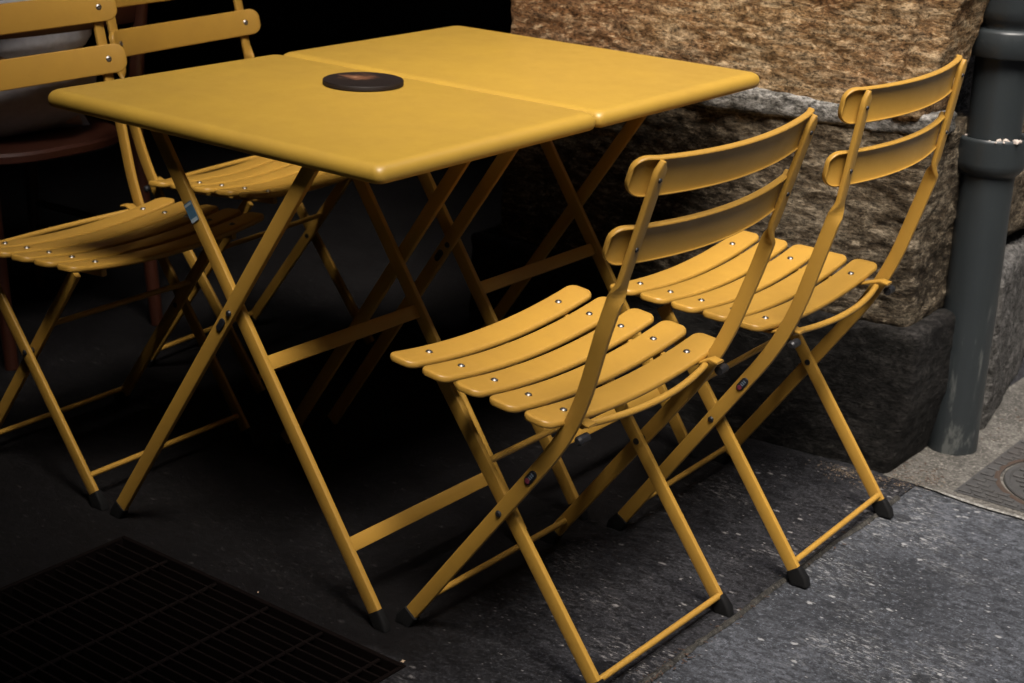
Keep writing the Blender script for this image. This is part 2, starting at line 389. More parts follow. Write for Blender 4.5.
# recessed backing (mortar) and the dressed blocks in front of it
bm = bmesh.new(); box(bm, -0.64, 0.255, 1.19, 2.4, 0.0, 4.78, 0.02); P_(finish('mortar_core', bm, M['mortar'], pier))
P_(rock('stone_block', -0.655, 0.335, 1.112, 1.27, 0.678, 1.15, M['stone_warm'], pier, 3.1, 0.010, 0.006, 0.014, 3.0, lambda p: Vector((p.x - 0.05*max(0, 0.9 - p.z)/.2*max(0, p.x-.2)/.13, p.y + (0.012*math.exp(-((p.x-.245-.06*(p.z-.8))/.012)**2) if p.y < 1.2 else 0), p.z))))
P_(rock('stone_block', -0.64, 0.302, 1.125, 1.40, 0.278, 0.664, M['stone_grey'], pier, 8.4, 0.013, 0.006, 0.020, 3.0, lean))
P_(rock('stone_block', -0.68, 0.30, 1.15, 1.40, 1.17, 4.7, M['stone_warm'], pier, 5.1, 0.02, 0.05, 0.04))
bm = bmesh.new()
for k in range(60):
    z0 = 0.64
P_(rock('mortar_joint', -0.635, 0.318, 1.119, 1.22, 0.646, 0.694, M['mortar'], pier, 31.0, 0.014, 0.006, 0.012, 3.0, lean))
P_(rock('brick_chip', 0.10, 0.145, 1.112, 1.20, 0.650, 0.664, M['brick'], pier, 2.0, 0.008, 0.006, 0.008))
bm.free()
def plinth_shape(p):
    t = min(max((0.22 - p.x)/0.5, 0), 1)
    p.y -= 0.05*t if p.y < 1.2 else 0
    if p.x > 0.2: p.x -= 0.03*max(0, (0.14 - p.z)/0.14)*(p.x-0.2)/0.145
    return p
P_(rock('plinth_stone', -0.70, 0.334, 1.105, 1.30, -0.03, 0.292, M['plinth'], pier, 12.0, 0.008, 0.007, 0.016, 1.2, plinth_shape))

side = thing('house_wall', 'brown stone house wall running back along the street beyond the drainpipe', 'wall', (0.1, 3, 0))
def S_(o): o.location = (-0.1, -3, 0); return o
bm = bmesh.new(); box(bm, -0.4, 0.255, 2.4, 14, 0.0, 8.0); S_(finish('wall', bm, M['plaster_dark'], side))
S_(rock('stone_block', 0.0, 0.305, 1.425, 2.6, 0.36, 1.6, M['stone_grey'], side, 44.0, 0.02, 0.014, 0.035))
S_(rock('plinth_stone', 0.0, 0.362, 1.425, 1.93, -0.03, 0.345, M['plinth_pale'], side, 51.0, 0.014, 0.010, 0.04, 1.0, lambda p: Vector((p.x - 0.10*max(0, p.y - 1.45)/0.45*(1 if p.x > .1 else 0), p.y, p.z))))
S_(rock('plinth_stone', 0.0, 0.30, 1.95, 3.2, -0.03, 0.30, M['plinth_pale'], side, 57.0, 0.014, 0.02, 0.04, 1.0))

CEIL = 4.2
front = thing('house_front', 'plastered house front above the doorway over the tables', 'building', (0, 0, CEIL))
def F_(o): o.location = (0, 0, -CEIL); return o
bm = bmesh.new(); box(bm, -0.70, 0.34, -2.6, 14.0, 4.8, 9.0); F_(finish('wall', bm, M['plaster_dark'], front))
bm = bmesh.new(); box(bm, -0.70, 0.30, -1.05, 1.13, CEIL, 4.79); F_(finish('lintel', bm, M['plaster_dark'], front))
left = thing('house_wall', 'dark stone jamb on the near side of the doorway', 'wall', (0, -1.8, 0))
bm = bmesh.new(); box(bm, -0.70, 0.33, -2.6 + 1.8, -1.06 + 1.8, 0, 4.79); finish('wall', bm, M['plaster_dark'], left)
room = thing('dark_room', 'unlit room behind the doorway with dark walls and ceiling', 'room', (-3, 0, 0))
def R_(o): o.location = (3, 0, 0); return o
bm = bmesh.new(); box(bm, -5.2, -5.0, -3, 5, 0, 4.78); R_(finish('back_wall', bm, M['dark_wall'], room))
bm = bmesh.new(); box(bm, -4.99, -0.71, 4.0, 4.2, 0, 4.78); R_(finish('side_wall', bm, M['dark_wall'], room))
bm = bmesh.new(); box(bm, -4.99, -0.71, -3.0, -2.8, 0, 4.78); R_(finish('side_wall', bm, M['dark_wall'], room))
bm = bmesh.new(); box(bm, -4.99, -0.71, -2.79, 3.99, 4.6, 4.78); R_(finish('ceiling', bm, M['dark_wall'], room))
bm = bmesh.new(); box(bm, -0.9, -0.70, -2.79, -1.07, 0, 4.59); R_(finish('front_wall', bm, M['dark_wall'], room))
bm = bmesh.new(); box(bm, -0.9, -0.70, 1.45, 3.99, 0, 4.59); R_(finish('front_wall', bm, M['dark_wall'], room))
opp = thing('house_front', 'plastered house front across the narrow street', 'building', (4.4, 0, 0))
bm = bmesh.new(); box(bm, 0, 0.5, -9, 14, 0, 7.2); finish('wall', bm, M['plaster'], opp)

blocker = thing('light_blocker', 'unseen slab added over the street to block sky and sun near the doorway', 'light_blocker', (0.345, -3.5, 2.6))  # added out of view to keep sky and sun off the lower left
bm = bmesh.new(); box(bm, 0, 1.20, -2.5, 2.47, 0, 0.16, 0.01); finish('blocker_slab', bm, M['plaster_dark'], blocker)
bm = bmesh.new(); box(bm, 1.10, 1.19, -2.5, 2.46, 0.162, 1.1, 0.01); finish('blocker_upstand', bm, M['plaster_dark'], blocker)
for yy, lb in ((9.5, 'unseen plastered house added at the far street end to block low sky'), (-9.6, 'unseen plastered house added at the near street end to block low sky')):  # end houses added out of view to cut low-angle sky light
    e_ = thing('house_front', lb, 'building', (2.4, yy, 0)); bm = bmesh.new(); box(bm, -2.0, 1.95, -.4, .4, 0, 9); finish('wall', bm, M['plaster_dark'], e_)
# ------------------------------------------------------------------ drainpipe
pipe = thing('drainpipe', 'dark grey-green cast iron drainpipe standing at the corner of the stone wall', 'drainpipe', (0.340, 1.325, 0))
bm = bmesh.new(); lathe(bm, [(-0.02, .049), (0.0, .050), (0.1, .0495), (0.2, .050), (0.3, .0495), (0.4, .050), (0.5, .050), (0.66, .050), (0.80, .050), (0.86, .051)], 48, 0.002); finish('pipe_section', bm, M['pipe'], pipe, 50)
bm = bmesh.new(); lathe(bm, [(0.560, .0505), (0.570, .060), (0.578, .0655), (0.588, .0665), (0.618, .0668), (0.628, .0675), (0.633, .0672), (0.635, .0650), (0.634, .058), (0.622, .052)], 48, 0.0025); finish('collar', bm, M['pipe'], pipe, 50)
bm = bmesh.new(); lathe(bm, [(0.782, .0505), (0.784, .066), (0.787, .0685), (0.829, .069), (0.833, .067), (0.836, .060), (0.843, .059), (0.849, .064), (0.858, .069), (0.872, .0715), (1.2, .072), (1.22, .05)], 48, 0.002); finish('collar', bm, M['pipe'], pipe, 50)
bm = bmesh.new(); lathe(bm, [(1.2, .05), (2.0, .05), (3.0, .05), (5, .05)], 24); finish('pipe_section', bm, M['pipe'], pipe, 50)
bm = bmesh.new()
for k in range(15):
    a = R(random.uniform(180, 350)) if k > 6 else R(random.uniform(285, 345)); rr = random.uniform(.052, .067); s = random.uniform(.0015, .0065 if k < 7 else .004)
    g = bmesh.ops.create_icosphere(bm, subdivisions=1, radius=s, matrix=Matrix.Translation((rr*math.cos(a), rr*math.sin(a), .632 + s*.5)))
    for v in g['verts']: v.co += Vector((random.uniform(-1, 1), random.uniform(-1, 1), random.uniform(-.5, .5)))*s*.4
cr = finish('plaster_crumbs', bm, M['crumb'], None, 20, (0.340, 1.325, 0.0)); tag(cr, 'pinkish white plaster crumbs lying on the drainpipe collar', 'debris'); cr['kind'] = 'stuff'

# ------------------------------------------------------------------ street ironwork
mc = thing('manhole_cover', 'round ridged iron manhole cover with rusty rim in a patterned frame', 'manhole cover', (0.600, 1.285, 0))
LR = 0.125
bm = bmesh.new()
def studs(bm, test, pitch, sx, sy, z0, z1, x0, x1, y0, y1, off=True):
    j = 0; y = y0
    while y < y1:
        x = x0 + (pitch[0]/2 if (j % 2 and off) else 0)
        while x < x1:
            if test(x, y): box(bm, x - sx/2, x + sx/2, y - sy/2, y + sy/2, z0, z1, 0.0012, 1)
            x += pitch[0]
        y += pitch[1]; j += 1
# frame: square plate with a round hole
n = 64; S = 0.165
ring = [[], []]
for k in range(n):
    a = 2*PI*k/n; c, s_ = math.cos(a), math.sin(a); q = S/max(abs(c), abs(s_))
    ring[0].append(Vector((c*q, s_*q, 0.0025))); ring[1].append(Vector((c*(LR+.006), s_*(LR+.006), 0.0032)))
inn = [Vector((v.x, v.y, -0.02)) for v in ring[1]]
loft(bm, [ring[0], ring[1], inn], cap=False)
studs(bm, lambda x, y: math.hypot(x, y) > LR + .022, (0.030, 0.017), 0.024, 0.011, 0.0018, 0.0062, -S+.018, S-.012, -S+.012, S-.008)
finish('frame_plate', bm, M['castiron'], mc, 30)
bm = bmesh.new()
lathe(bm, [(-0.02, LR), (0.004, LR), (0.006, LR-.002), (0.0055, LR-.010), (0.0015, LR-.013), (0.001, 0.001)], 64)
studs(bm, lambda x, y: math.hypot(x, y) < LR - .024, (0.028, 0.018), 0.022, 0.011, 0.0005, 0.0058, -LR, LR, -LR, LR)
finish('lid', bm, M['castiron'], mc, 30)
bm = bmesh.new(); loft(bm, [[Vector((math.cos(2*PI*k/64)*r, math.sin(2*PI*k/64)*r, z)) for k in range(64)] for r, z in ((LR+.0065, -.01), (LR+.0065, .0045), (LR+.012, .0055), (LR+.017, .0035))], cap=False)
finish('rim', bm, M['rust'], mc)

gr = thing('floor_grate', 'dark iron floor grating sunk in the floor in front of the table', 'grate', ((GX0+GX1)/2, (GY0+GY1)/2, 0))
gx, gy = (GX1-GX0)/2, (GY1-GY0)/2
bm = bmesh.new()
for a in ((-gx, gx, gy-.008, gy), (-gx, gx, -gy, -gy+.008), (-gx, -gx+.008, -gy+.009, gy-.009), (gx-.008, gx, -gy+.009, gy-.009)):
    box(bm, a[0], a[1], a[2], a[3], -0.04, 0.0025, 0.0015, 1)
finish('frame', bm, M['iron'], gr)
bm = bmesh.new(); y = -gy + .022
while y < gy - .012:
    box(bm, -gx+.009, gx-.009, y-.002, y+.002, -0.03, -0.001, 0.0008, 1); y += .0205
finish('bearing_bars', bm, M['iron'], gr)
bm = bmesh.new()
for k in range(1, 6):
    x = -gx + k*2*gx/5.4; rod(bm, [(x, -gy+.009, -.004), (x, gy-.009, -.004)], .0035, 8)
finish('cross_bars', bm, M['iron'], gr)
bm = bmesh.new(); box(bm, -gx-.02, gx+.02, -gy-.02, gy+.02, -.36, -.34)
for a in ((-gx-.02, gx+.02, gy+.001, gy+.02), (-gx-.02, gx+.02, -gy-.02, -gy-.001), (-gx-.02, -gx-.001, -gy, gy), (gx+.001, gx+.02, -gy, gy)): box(bm, a[0], a[1], a[2], a[3], -.34, -.005)
finish('pit', bm, M['dark_wall'], gr)

# ------------------------------------------------------------------ tables
H = 0.74; TA, TB, GAP = 0.733, 0.5191, 0.0039
def badge_mesh(L, Wd, th):
    bm = bmesh.new(); pr = rrect(L, Wd, Wd/2, 6); loft(bm, [[Vector((u, v, 0)) for u, v in pr], [Vector((u, v, th*.7)) for u, v in pr], [Vector((u*.95, v*.88, th)) for u, v in pr]]); return bm
def make_table(y0, label):
    t = thing('bistro_table', label, 'table', (-TA/2, y0 + TB/2, 0), 0, 'yellow folding bistro tables pushed together')
    # top: thin bullnosed slab
    bm = bmesh.new(); hx, hy = TA/2, TB/2; rings = []
    for z, ins, r in ((H-.027, .010, .012), (H-.0285, .006, .012), (H-.026, .0025, .013), (H-.021, .0004, .014), (H-.014, 0, .014), (H-.0085, .0015, .014), (H-.004, .0048, .014), (H-.0012, .0095, .014), (H, .0155, .014)):
        rings.append([Vector((u, v, z)) for u, v in rrect(2*(hx-ins), 2*(hy-ins), r, 4)])
    loft(bm, rings); finish('tabletop', bm, M['top'], t, 50)
    def Y(v): return v - TB/2
    def X(u): return u + TA/2
    pf, qf, pz = -0.032, -0.6309, 0.4458; pu = (pf+qf)/2
    near_q, near_p, far_p, far_q = 0.026, 0.040, 0.4065, 0.4205
    ztop = H - .03
    for kind, foot, ys in (('p', pf, (near_p, far_p)), ('q', qf, (near_q, far_q))):
        tu = foot + (pu-foot)*ztop/pz
        for yy in ys:
            bm = bmesh.new(); a, b = Vector((X(foot), Y(yy), 0.012)), Vector((X(tu), Y(yy), ztop)); d = (b-a).normalized()
            bar(bm, [a, b], d.cross(Vector((0, 1, 0))), .025, .011, .003)
            lg = finish('leg', bm, M['yellow'], t)
            bm = bmesh.new(); q = a + d*.016
            wv = d.cross(Vector((0, 1, 0)))
            a0 = Vector((a.x - d.x*.012/d.z, a.y, 0.0))
            rings = []
            for c, wd, th in ((a0, .027, .0165), (a0 + d*.005, .028, .0175), (q, .0275, .0145)):
                rr = [c + wv*u + Vector((0, 1, 0))*v for u, v in rrect(wd, th, .005, 3)]
                if c is a0:
                    for v in rr: v.z = 0.0008
                rings.append(rr)
            loft(bm, rings); finish('foot_cap', bm, M['rubber'], lg)
            if yy == near_q:
                bd = finish('badge', badge_mesh(.026, .012, .002), M['badge'], lg)
                ang = math.atan2(d.z, d.x); c = a.lerp(b, (pz - .028)/ztop)
                bd.matrix_local = Matrix.Translation((c.x, Y(near_q) - .0056, c.z)) @ Matrix.Rotation(PI/2, 4, 'X') @ Matrix.Rotation(ang, 4, 'Z')
            if yy == near_p:
                bm = bmesh.new(); c = a.lerp(b, .585/ztop); u = d*.0165; vv = wv*.010; yn = Y(near_p) - .0061
                vs = [bm.verts.new(Vector((c.x, yn, c.z)) + Vector((s.x, 0, s.z))) for s in (-u-vv, u-vv, u+vv, -u+vv)]; f = bm.faces.new(vs)
                bmesh.ops.extrude_face_region(bm, geom=[f]); 
                for v in vs: v.co.y -= .0006
                ls = finish('paper_label', bm, M['sticker'], lg)
                bm = bmesh.new()
                for off, ln in ((-.013, .003), (.0125, .002)):
                    vs = [bm.verts.new(Vector((c.x, yn - .0011, c.z)) + d*(off+s1*ln) + wv*(s2*.0085)) for s1, s2 in ((-1, -1), (1, -1), (1, 1), (-1, 1))]; bm.faces.new(vs)
                finish('label_stripes', bm, M['sticker_pale'], ls)
    for zz in (.3678, .1105):
        u = pf + (pu-pf)*zz/pz; d = Vector((pu-pf, 0, pz)).normalized()
        bm = bmesh.new(); bar(bm, [(X(u), Y(near_p)+.0055, zz), (X(u), Y(far_p)-.0055, zz)], d, .024, .008, .002); finish('stretcher', bm, M['yellow'], t)
    for yy, s in ((near_q, -1), (far_q, 1)):
        bm = bmesh.new(); y_ = Y(yy) + s*.0055
        rod(bm, [(X(pu), y_ - s*.018, pz), (X(pu), y_ + s*.001, pz), (X(pu), y_ + s*.003, pz)], [.0055, .0055, .004], 12); finish('pivot_bolt', bm, M['bolt'], t)
    # cross rails under the top that carry the legs
    for foot in (pf, qf):
        tu = foot + (pu-foot)*ztop/pz; bm = bmesh.new(); box(bm, X(tu)-.012, X(tu)+.012, Y(.03), Y(.44), ztop-.004, ztop+.004, .002); finish('top_rail', bm, M['yellow'], t)
    return t
make_table(0.0, 'yellow folding metal table nearest the camera, carrying the black disc')
make_table(TB + GAP, 'yellow folding metal table with an empty top, closest to the stone wall')
co = thing('coaster', 'flat round black disc with a copper picture lying on the near table', 'coaster', (-0.412, 0.410, H+.0004))
bm = bmesh.new(); lathe(bm, [(0, .066), (.0012, .0685), (.0070, .0685), (.0084, .0675), (.0084, .0655), (.0078, .064), (.0078, .001)], 64); finish('coaster_body', bm, M['coaster'], co, 40)

# ------------------------------------------------------------------ chairs
D1 = dict(fA=.2056, fb=-.0995, zb=.4113, ft=-.2177, zt=.8027, fB=-.1611, fp=.0235, ftw=-.1644, ztw=.6217, sf0=.1856, sf1=-.0599, sz0=.4444, sz1=.4205, rz=.024, wl=.187, wt=.201)
D2 = dict(fA=.1919, fb=-.1044, zb=.4280, ft=-.1953, zt=.8242, fB=-.1647, fp=.0164, ftw=-.1668, ztw=.6388, sf0=.1856, sf1=-.0506, sz0=.4444, sz1=.4373, rz=.0325, wl=.187, wt=.190)
DM = {k: (D1[k] + D2[k])/2 for k in D1}
Sx = Vector((1, 0, 0))
def make_chair(D, loc, rz, label, fold=0.0):
    t = thing('bistro_chair', label, 'chair', (*loc, 0), rz, 'yellow slatted folding bistro chairs at the tables')
    wl, wt = D['wl'], D['wt']; wB = .169
    k = (D['fA']-D['fp'])/(D['fA']-D['fb']); zp = D['zb']*k
    # side frames: front leg, bend, quarter twist, back upright in one bar
    for s in (-1, 1):
        A = Vector((0, D['fA'], 0)); Bn = Vector((0, D['fb'], D['zb'])); Tw = Vector((0, D['ftw'], D['ztw'])); Tp = Vector((0, D['ft'], D['zt']))
        A2 = A + (Bn-A).normalized()*.012
        pts = dense(fillet([A2, Bn, Tw, Tp + (Tp-Tw).normalized()*.004], [.085, .03], 10), .012)
        wides = []; out = []
        Lw = .018
        for i, p in enumerate(pts):
            tg = (pts[min(i+1, len(pts)-1)] - pts[max(i-1, 0)]).normalized()
            a = tg.cross(Sx).normalized()
            d = (p - Tw).dot((Tp-Tw).normalized() if (p-Tw).dot(Tp-Tw) > 0 else (Tw-Bn).normalized())
            u = min(max((d + Lw)/(2*Lw), 0), 1); u = u*u*(3-2*u)
            wides.append(a*math.cos(u*PI/2) + Sx*s*math.sin(u*PI/2))
            wid = wl if p.z < D['zb'] else wl + (wt-wl)*min(1, (p.z-D['zb'])/.15)
            out.append(Vector((s*(wid - .004*u), p.y, p.z)))
        bm = bmesh.new(); rings = []
        for i, p in enumerate(out):
            tg = (out[min(i+1, len(out)-1)] - out[max(i-1, 0)]).normalized(); a = wides[i]; a = (a - tg*a.dot(tg)).normalized(); b = tg.cross(a)
            top = (out[-1]-p).length; bot = (p-out[0]).length
            wd = .0235 if p.z < D['ztw'] else .0215
            if top < .0105: wd *= math.sqrt(max(.06, 1 - ((.0105-top)/.0107)**2))
            rings.append([p + a*u + b*v for u, v in rrect(wd, .0085, .0022, 2)])
        # rounded top end
        tg = (out[-1]-out[-2]).normalized(); a = wides[-1]; b = tg.cross(a)
        loft(bm, rings); fr = finish('side_frame', bm, M['yellow'], t, 45)
        d = (Bn-A).normalized(); wv = d.cross(Sx)
        cap(fr, Vector((s*wl, A.y, 0)), d, wv)
        if s == (-1):
            c = A.lerp(Bn, k) + d*.092
            bd = finish('badge', badge_mesh(.027, .0125, .002), M['badge'], fr)
            mtx = Matrix.Translation((-wl - .0045, c.y, c.z)) @ Matrix.Rotation(-PI/2, 4, 'Z') @ Matrix.Rotation(PI/2, 4, 'X') @ Matrix.Rotation(math.atan2(d.z, -d.y), 4, 'Z')
            bd.matrix_local = mtx
            bm = bmesh.new(); lathe(bm, [(.0019, .0042), (.0025, .0040), (.0026, .0005)], 16); e = finish('badge_dot', bm, M['badge_red'], bd); e.location = (-.0075, 0, 0)
            bm = bmesh.new()
            for x in (-.001, .003, .007): box(bm, x-.0009, x+.0009, -.0028, .0028, .0018, .0025)
            finish('badge_letters', bm, M['badge_mark'], bd)
        # pivot bolt and the black hinge pin at the bend
        bm = bmesh.new(); P0 = A.lerp(Bn, k)
        rod(bm, [(s*(wB-.006), P0.y, P0.z), (s*(wl+.0048), P0.y, P0.z), (s*(wl+.0068), P0.y, P0.z)], [.0055, .0055, .0035], 12); finish('pivot_bolt', bm, M['bolt'], t)
        hp = Vector((0, D['fb']-.007, D['zb']-.001)); bm = bmesh.new()
        rod(bm, [(s*(wl-.014), hp.y-.004, hp.z-.012), (s*(wl+.006), hp.y-.004, hp.z-.012), (s*(wl+.009), hp.y-.004, hp.z-.012)], [.007, .007, .004], 12); finish('hinge_pin', bm, M['bolt'], t)
    # rear legs
    F0 = Vector((0, D['fB'], 0)); Pv = Vector((0, D['fp'], zp)); zs0 = D['sz0'] - .026
    dB = (Pv-F0).normalized(); Tt = F0 + dB*(zs0/dB.z)
    for s in (-1, 1):
        bm = bmesh.new(); a = F0 + dB*.012 + Sx*s*wB; b = Tt + Sx*s*wB
        bar(bm, [a, b], dB.cross(Sx), .0225, .0100, .0025); lg = finish('rear_leg', bm, M['yellow'], t); cap(lg, Vector((s*wB, F0.y, 0)), dB, dB.cross(Sx))
    q = F0 + dB*(D['rz']/dB.z); bm = bmesh.new(); rod(bm, [(-wB+.004, q.y-.005, q.z+.004), (wB-.004, q.y-.005, q.z+.004)], .0052, 10); finish('cross_rod', bm, M['yellow'], t)
    q = F0 + dB*(.305/dB.z); bm = bmesh.new(); rod(bm, [(-wB+.004, q.y, q.z), (wB-.004, q.y, q.z)], .0052, 10); finish('cross_rod', bm, M['yellow'], t)
    A = Vector((0, D['fA'], 0)); dA = (Vector((0, D['fb'], D['zb']))-A).normalized(); q = A + dA*(.050/dA.z)
    bm = bmesh.new(); rod(bm, [(-wl+.004, q.y, q.z), (wl-.004, q.y, q.z)], .0052, 10); finish('cross_rod', bm, M['yellow'], t)
    # bowed rod behind the seat
    bm = bmesh.new(); pts = []
    for i in range(25):
        s = -1 + i/12; pts.append((s*.163, D['fb'] + .006 - .020*(1-s*s), D['zb'] - .004 - .005*(1-s*s)))
    rod(bm, pts, .0055, 10); finish('seat_rod', bm, M['yellow'], t)
    # seat
    K = .36; zc = .0125
    def zseat(s, f):
        u = (f - D['sf1'])/(D['sf0']-D['sf1']); return D['sz1'] + u*(D['sz0']-D['sz1']) + K*(s*s - .0256)
    du = (D['sz0']-D['sz1'])/(D['sf0']-D['sf1'])
    for s in (-1, 1):
        bm = bmesh.new(); pts = []
        for i in range(9):
            f = D['sf0'] + .012 - (D['sf0'] + .012 - D['sf1'] + .006)*i/8; pts.append(Vector((s*.1525, f, zseat(.155, f) - .0185)))
        bar(bm, pts, Vector((0, du, -1)), .013, .011, .002); finish('seat_rail', bm, M['yellow'], t)
        # flat lug that hooks the seat to the bend of the frame
        bm = bmesh.new(); z0 = D['zb'] + .004; y0 = D['fb'] - .004
        zl = zseat(.15, D['sf1']) - .0150
        p = [Vector((s*.166, D['sf1'] + .004, zl)), Vector((s*.167, D['sf1'] - .016, zl)), Vector((s*.168, D['fb'] - .002, D['zb'] + .006)), Vector((s*.168, D['fb'] - .010, D['zb'] + .004)), Vector((s*.168, D['fb'] - .016, D['zb'] + .0035))]
        bar(bm, p, Sx, .020, .0042, .0015); finish('seat_lug', bm, M['yellow'], t)
    for i in range(5):
        f = D['sf0'] + (D['sf1']-D['sf0'])*i/4
        hw0 = .0250; L = .2285; T = .0105; rings = []
        ss = [0, .0006, .0022, .005, .009, .014, .020] ; st = [-L + x for x in ss] + [-L + .020 + (2*L-.040)*j/22 for j in range(1, 22)] + [L - x for x in ss[::-1]]
        for s in st:
            e = L - abs(s); rc = .017
            hw = hw0 if e >= rc else hw0 - rc + math.sqrt(max(0, rc*rc - (rc-e)**2))
            th = T if e > .004 else T*(.55 + .45*math.sqrt(max(0, 1 - ((.004-e)/.004)**2)))
            z = zseat(s, f) - T/2; sl_ = 2*K*s
            nrm = Vector((-sl_, 0, 1)).normalized(); wv = Vector((0, 1, du)).normalized()
            c = Vector((s, f, z)); rings.append([c + wv*u + nrm*v for u, v in rrect(2*hw, th, .0042, 3)])
        bm = bmesh.new(); loft(bm, rings); sl_o = finish('seat_slat', bm, M['yellow'], t, 50)
        for s in (-1, 1):
            bm = bmesh.new(); lathe(bm, [(-.002, .0062), (.0006, .0056), (.0018, .0046), (.0026, .0028), (.0012, .0022), (.0008, .0002)], 16)
            sc_ = finish('screw', bm, M['steel'], sl_o); sc_.location = (s*.1600, f, zseat(.16, f)); sc_.rotation_euler = (math.atan(du), -math.atan(2*K*.16*s), 0)
    # back slats
    up = Vector((0, D['ft']-D['ftw'], D['zt']-D['ztw'])).normalized(); fw = Vector((0, up.z, -up.y))
    Tp = Vector((0, D['ft'], D['zt'])); Tw = Vector((0, D['ftw'], D['ztw']))
    for frac, bow in ((.885, .022), (.36, .022)):
        c0 = Tw.lerp(Tp, frac); L = wt + .0285; T = .0100; rings = []; hh0 = .0278
        ss = [0, .0006, .0022, .005, .009, .014, .020]; st = [-L + x for x in ss] + [-L + .020 + (2*L-.040)*j/26 for j in range(1, 26)] + [L - x for x in ss[::-1]]
        def off(s):  # bowed back between the uprights, curling forward at the ends
            return .0095 - bow*(1 - (s/wt)**2) + (0.0 if abs(s) < wt else .25*(abs(s)-wt))
        for s in st:
            e = L - abs(s); rc = .021
            hh = hh0 if e >= rc else hh0 - rc + math.sqrt(max(0, rc*rc - (rc-e)**2))
            th = T if e > .004 else T*(.55 + .45*math.sqrt(max(0, 1 - ((.004-e)/.004)**2)))
            ds = (off(s+1e-4)-off(s-1e-4))/2e-4
            nrm = (fw - Sx*ds).normalized(); c = c0 + Sx*s + fw*off(s)
            dep = 0.0 if e < .0022 else (.0042 if e > .0030 else .0042*(e-.0022)/.0008)
            prof = rrect(2*hh, th, .0024, 3)       # front half of the pressed sheet, then the hollow back
            fr_ = [q for q in prof if q[1] > -1e-9]; lo_ = [q for q in prof if q[1] <= -1e-9]
            left_ = [q for q in lo_ if q[0] < 0]; right_ = [q for q in lo_ if q[0] > 0]
            hi_ = max(hh - .0019, .0008); b0 = -th/2
            hollow = [(-hi_, b0), (-hi_ + .0002, b0 + dep*.6), (-hi_ + .0035*min(1, hi_/.0035)*.9, b0 + dep), (hi_ - .0035*min(1, hi_/.0035)*.9, b0 + dep), (hi_ - .0002, b0 + dep*.6), (hi_, b0)]
            rings.append([c + up*u + nrm*v for u, v in fr_ + left_ + hollow + right_])
        bm = bmesh.new(); loft(bm, rings); bs = finish('back_slat', bm, M['yellow'], t, 50)
        for s in (-1, 1):
            for side_, hd in ((1, .0060), (-1, .0036)):
                bm = bmesh.new(); lathe(bm, [(-.003, hd), (.0006, hd), (.0016, hd*.8), (.0022, hd*.45), (.0012, hd*.3), (.0010, .0002)], 14)
                e = finish('screw', bm, M['steel'] if side_ > 0 else M['bolt'], bs); ds = (off(s*wt+1e-4)-off(s*wt-1e-4))/2e-4
                nn = (fw - Sx*ds).normalized() if side_ > 0 else -fw
                e.location = c0 + Sx*s*(wt-.004) + (fw*off(wt-.004) + nn*(T/2) if side_ > 0 else -fw*.0043)
                e.rotation_euler = nn.to_track_quat('Z', 'Y').to_euler()
    return t
def cap(par, foot, d, wv):
    """black rubber foot at the end of a leg, flat on the floor"""
    sx = Vector((1, 0, 0)); rings = []; a0 = Vector((foot.x, foot.y, 0))
    for c, wd, th in ((a0, .030, .018), (a0 + d*.007, .031, .019), (a0 + d*.030, .0275, .0145), (a0 + d*.0305, .0245, .0095)):
        rr = [c + wv*u + sx*v for u, v in rrect(wd, th, .004, 3)]
        if c is a0:
            for v in rr: v.z = 0.0008
        rings.append(rr)
    bm = bmesh.new(); loft(bm, rings); return finish('foot_cap', bm, M['rubber'], par, 40)
make_chair(D1, (0.1894, 0.265), R(90) + .0018, 'yellow slatted folding chair in the foreground, turned to the table with the black disc')
make_chair(D2, (0.2258, 0.7648), R(90) + .0347, 'yellow slatted folding chair beside the stone wall and drainpipe, its back to the street')
make_chair(DM, (-0.8852, 0.2070), R(-90) + .0322, 'yellow folding chair in the shade at far left, its seat half under the near table')
make_chair(DM, (-1.0318, 0.7253), R(-90) + .102, 'yellow folding chair in the shade behind the table seam, facing the street')

# ------------------------------------------------------------------ wooden chair and the person sitting on it
wc = thing('wooden_chair', 'dark red wooden chair deep in the shade, with a person sitting on it', 'chair', (-1.60, 0.535, 0))
bm = bmesh.new(); pr = [(.215*math.cos(a)*(1 if math.cos(a) < 0 else 1.0), .215*math.sin(a)) for a in [2*PI*k/40 for k in range(40)]]
pr = [(max(-.2, min(.215, math.copysign(abs(x/.215)**.6, x)*.215)), math.copysign(abs(y/.215)**.7, y)*.215) for x, y in pr]
loft(bm, [[Vector((x*s, y*s, z)) for x, y in pr] for s, z in ((.96, .425), (1, .432), (1, .446), (.97, .452), (.85, .448))]); finish('seat', bm, M['wood'], wc)
for sx_ in (-1, 1):
    for sy_ in (-1, 1):
        bm = bmesh.new()
        if sx_ > 0: rod(bm, [(.235, sy_*.20, 0), (.195, sy_*.195, .44), (.205, sy_*.20, .62), (.25, sy_*.205, .90)], [.015, .018, .017, .015], 12)
        else: rod(bm, [(-.19, sy_*.185, 0), (-.165, sy_*.17, .43)], [.013, .018], 12)
        finish('leg' if sx_ < 0 else 'back_post', bm, M['wood'], wc)
for z, x in ((.72, .218), (.80, .230), (.88, .247)):
    bm = bmesh.new(); bar(bm, [(x + .02*(1-(s/5)**2), s*.038, z) for s in range(-5, 6)], Vector((.2, 0, 1)), .045, .012, .004); finish('back_rail', bm, M['wood'], wc)
for z in (.16, .22):
    bm = bmesh.new(); rod(bm, [(-.17, -.18, z), (.22, -.198, z)], .009); finish('stretcher', bm, M['wood'], wc)
    bm = bmesh.new(); rod(bm, [(-.17, .18, z), (.22, .198, z)], .009); finish('stretcher', bm, M['wood'], wc)

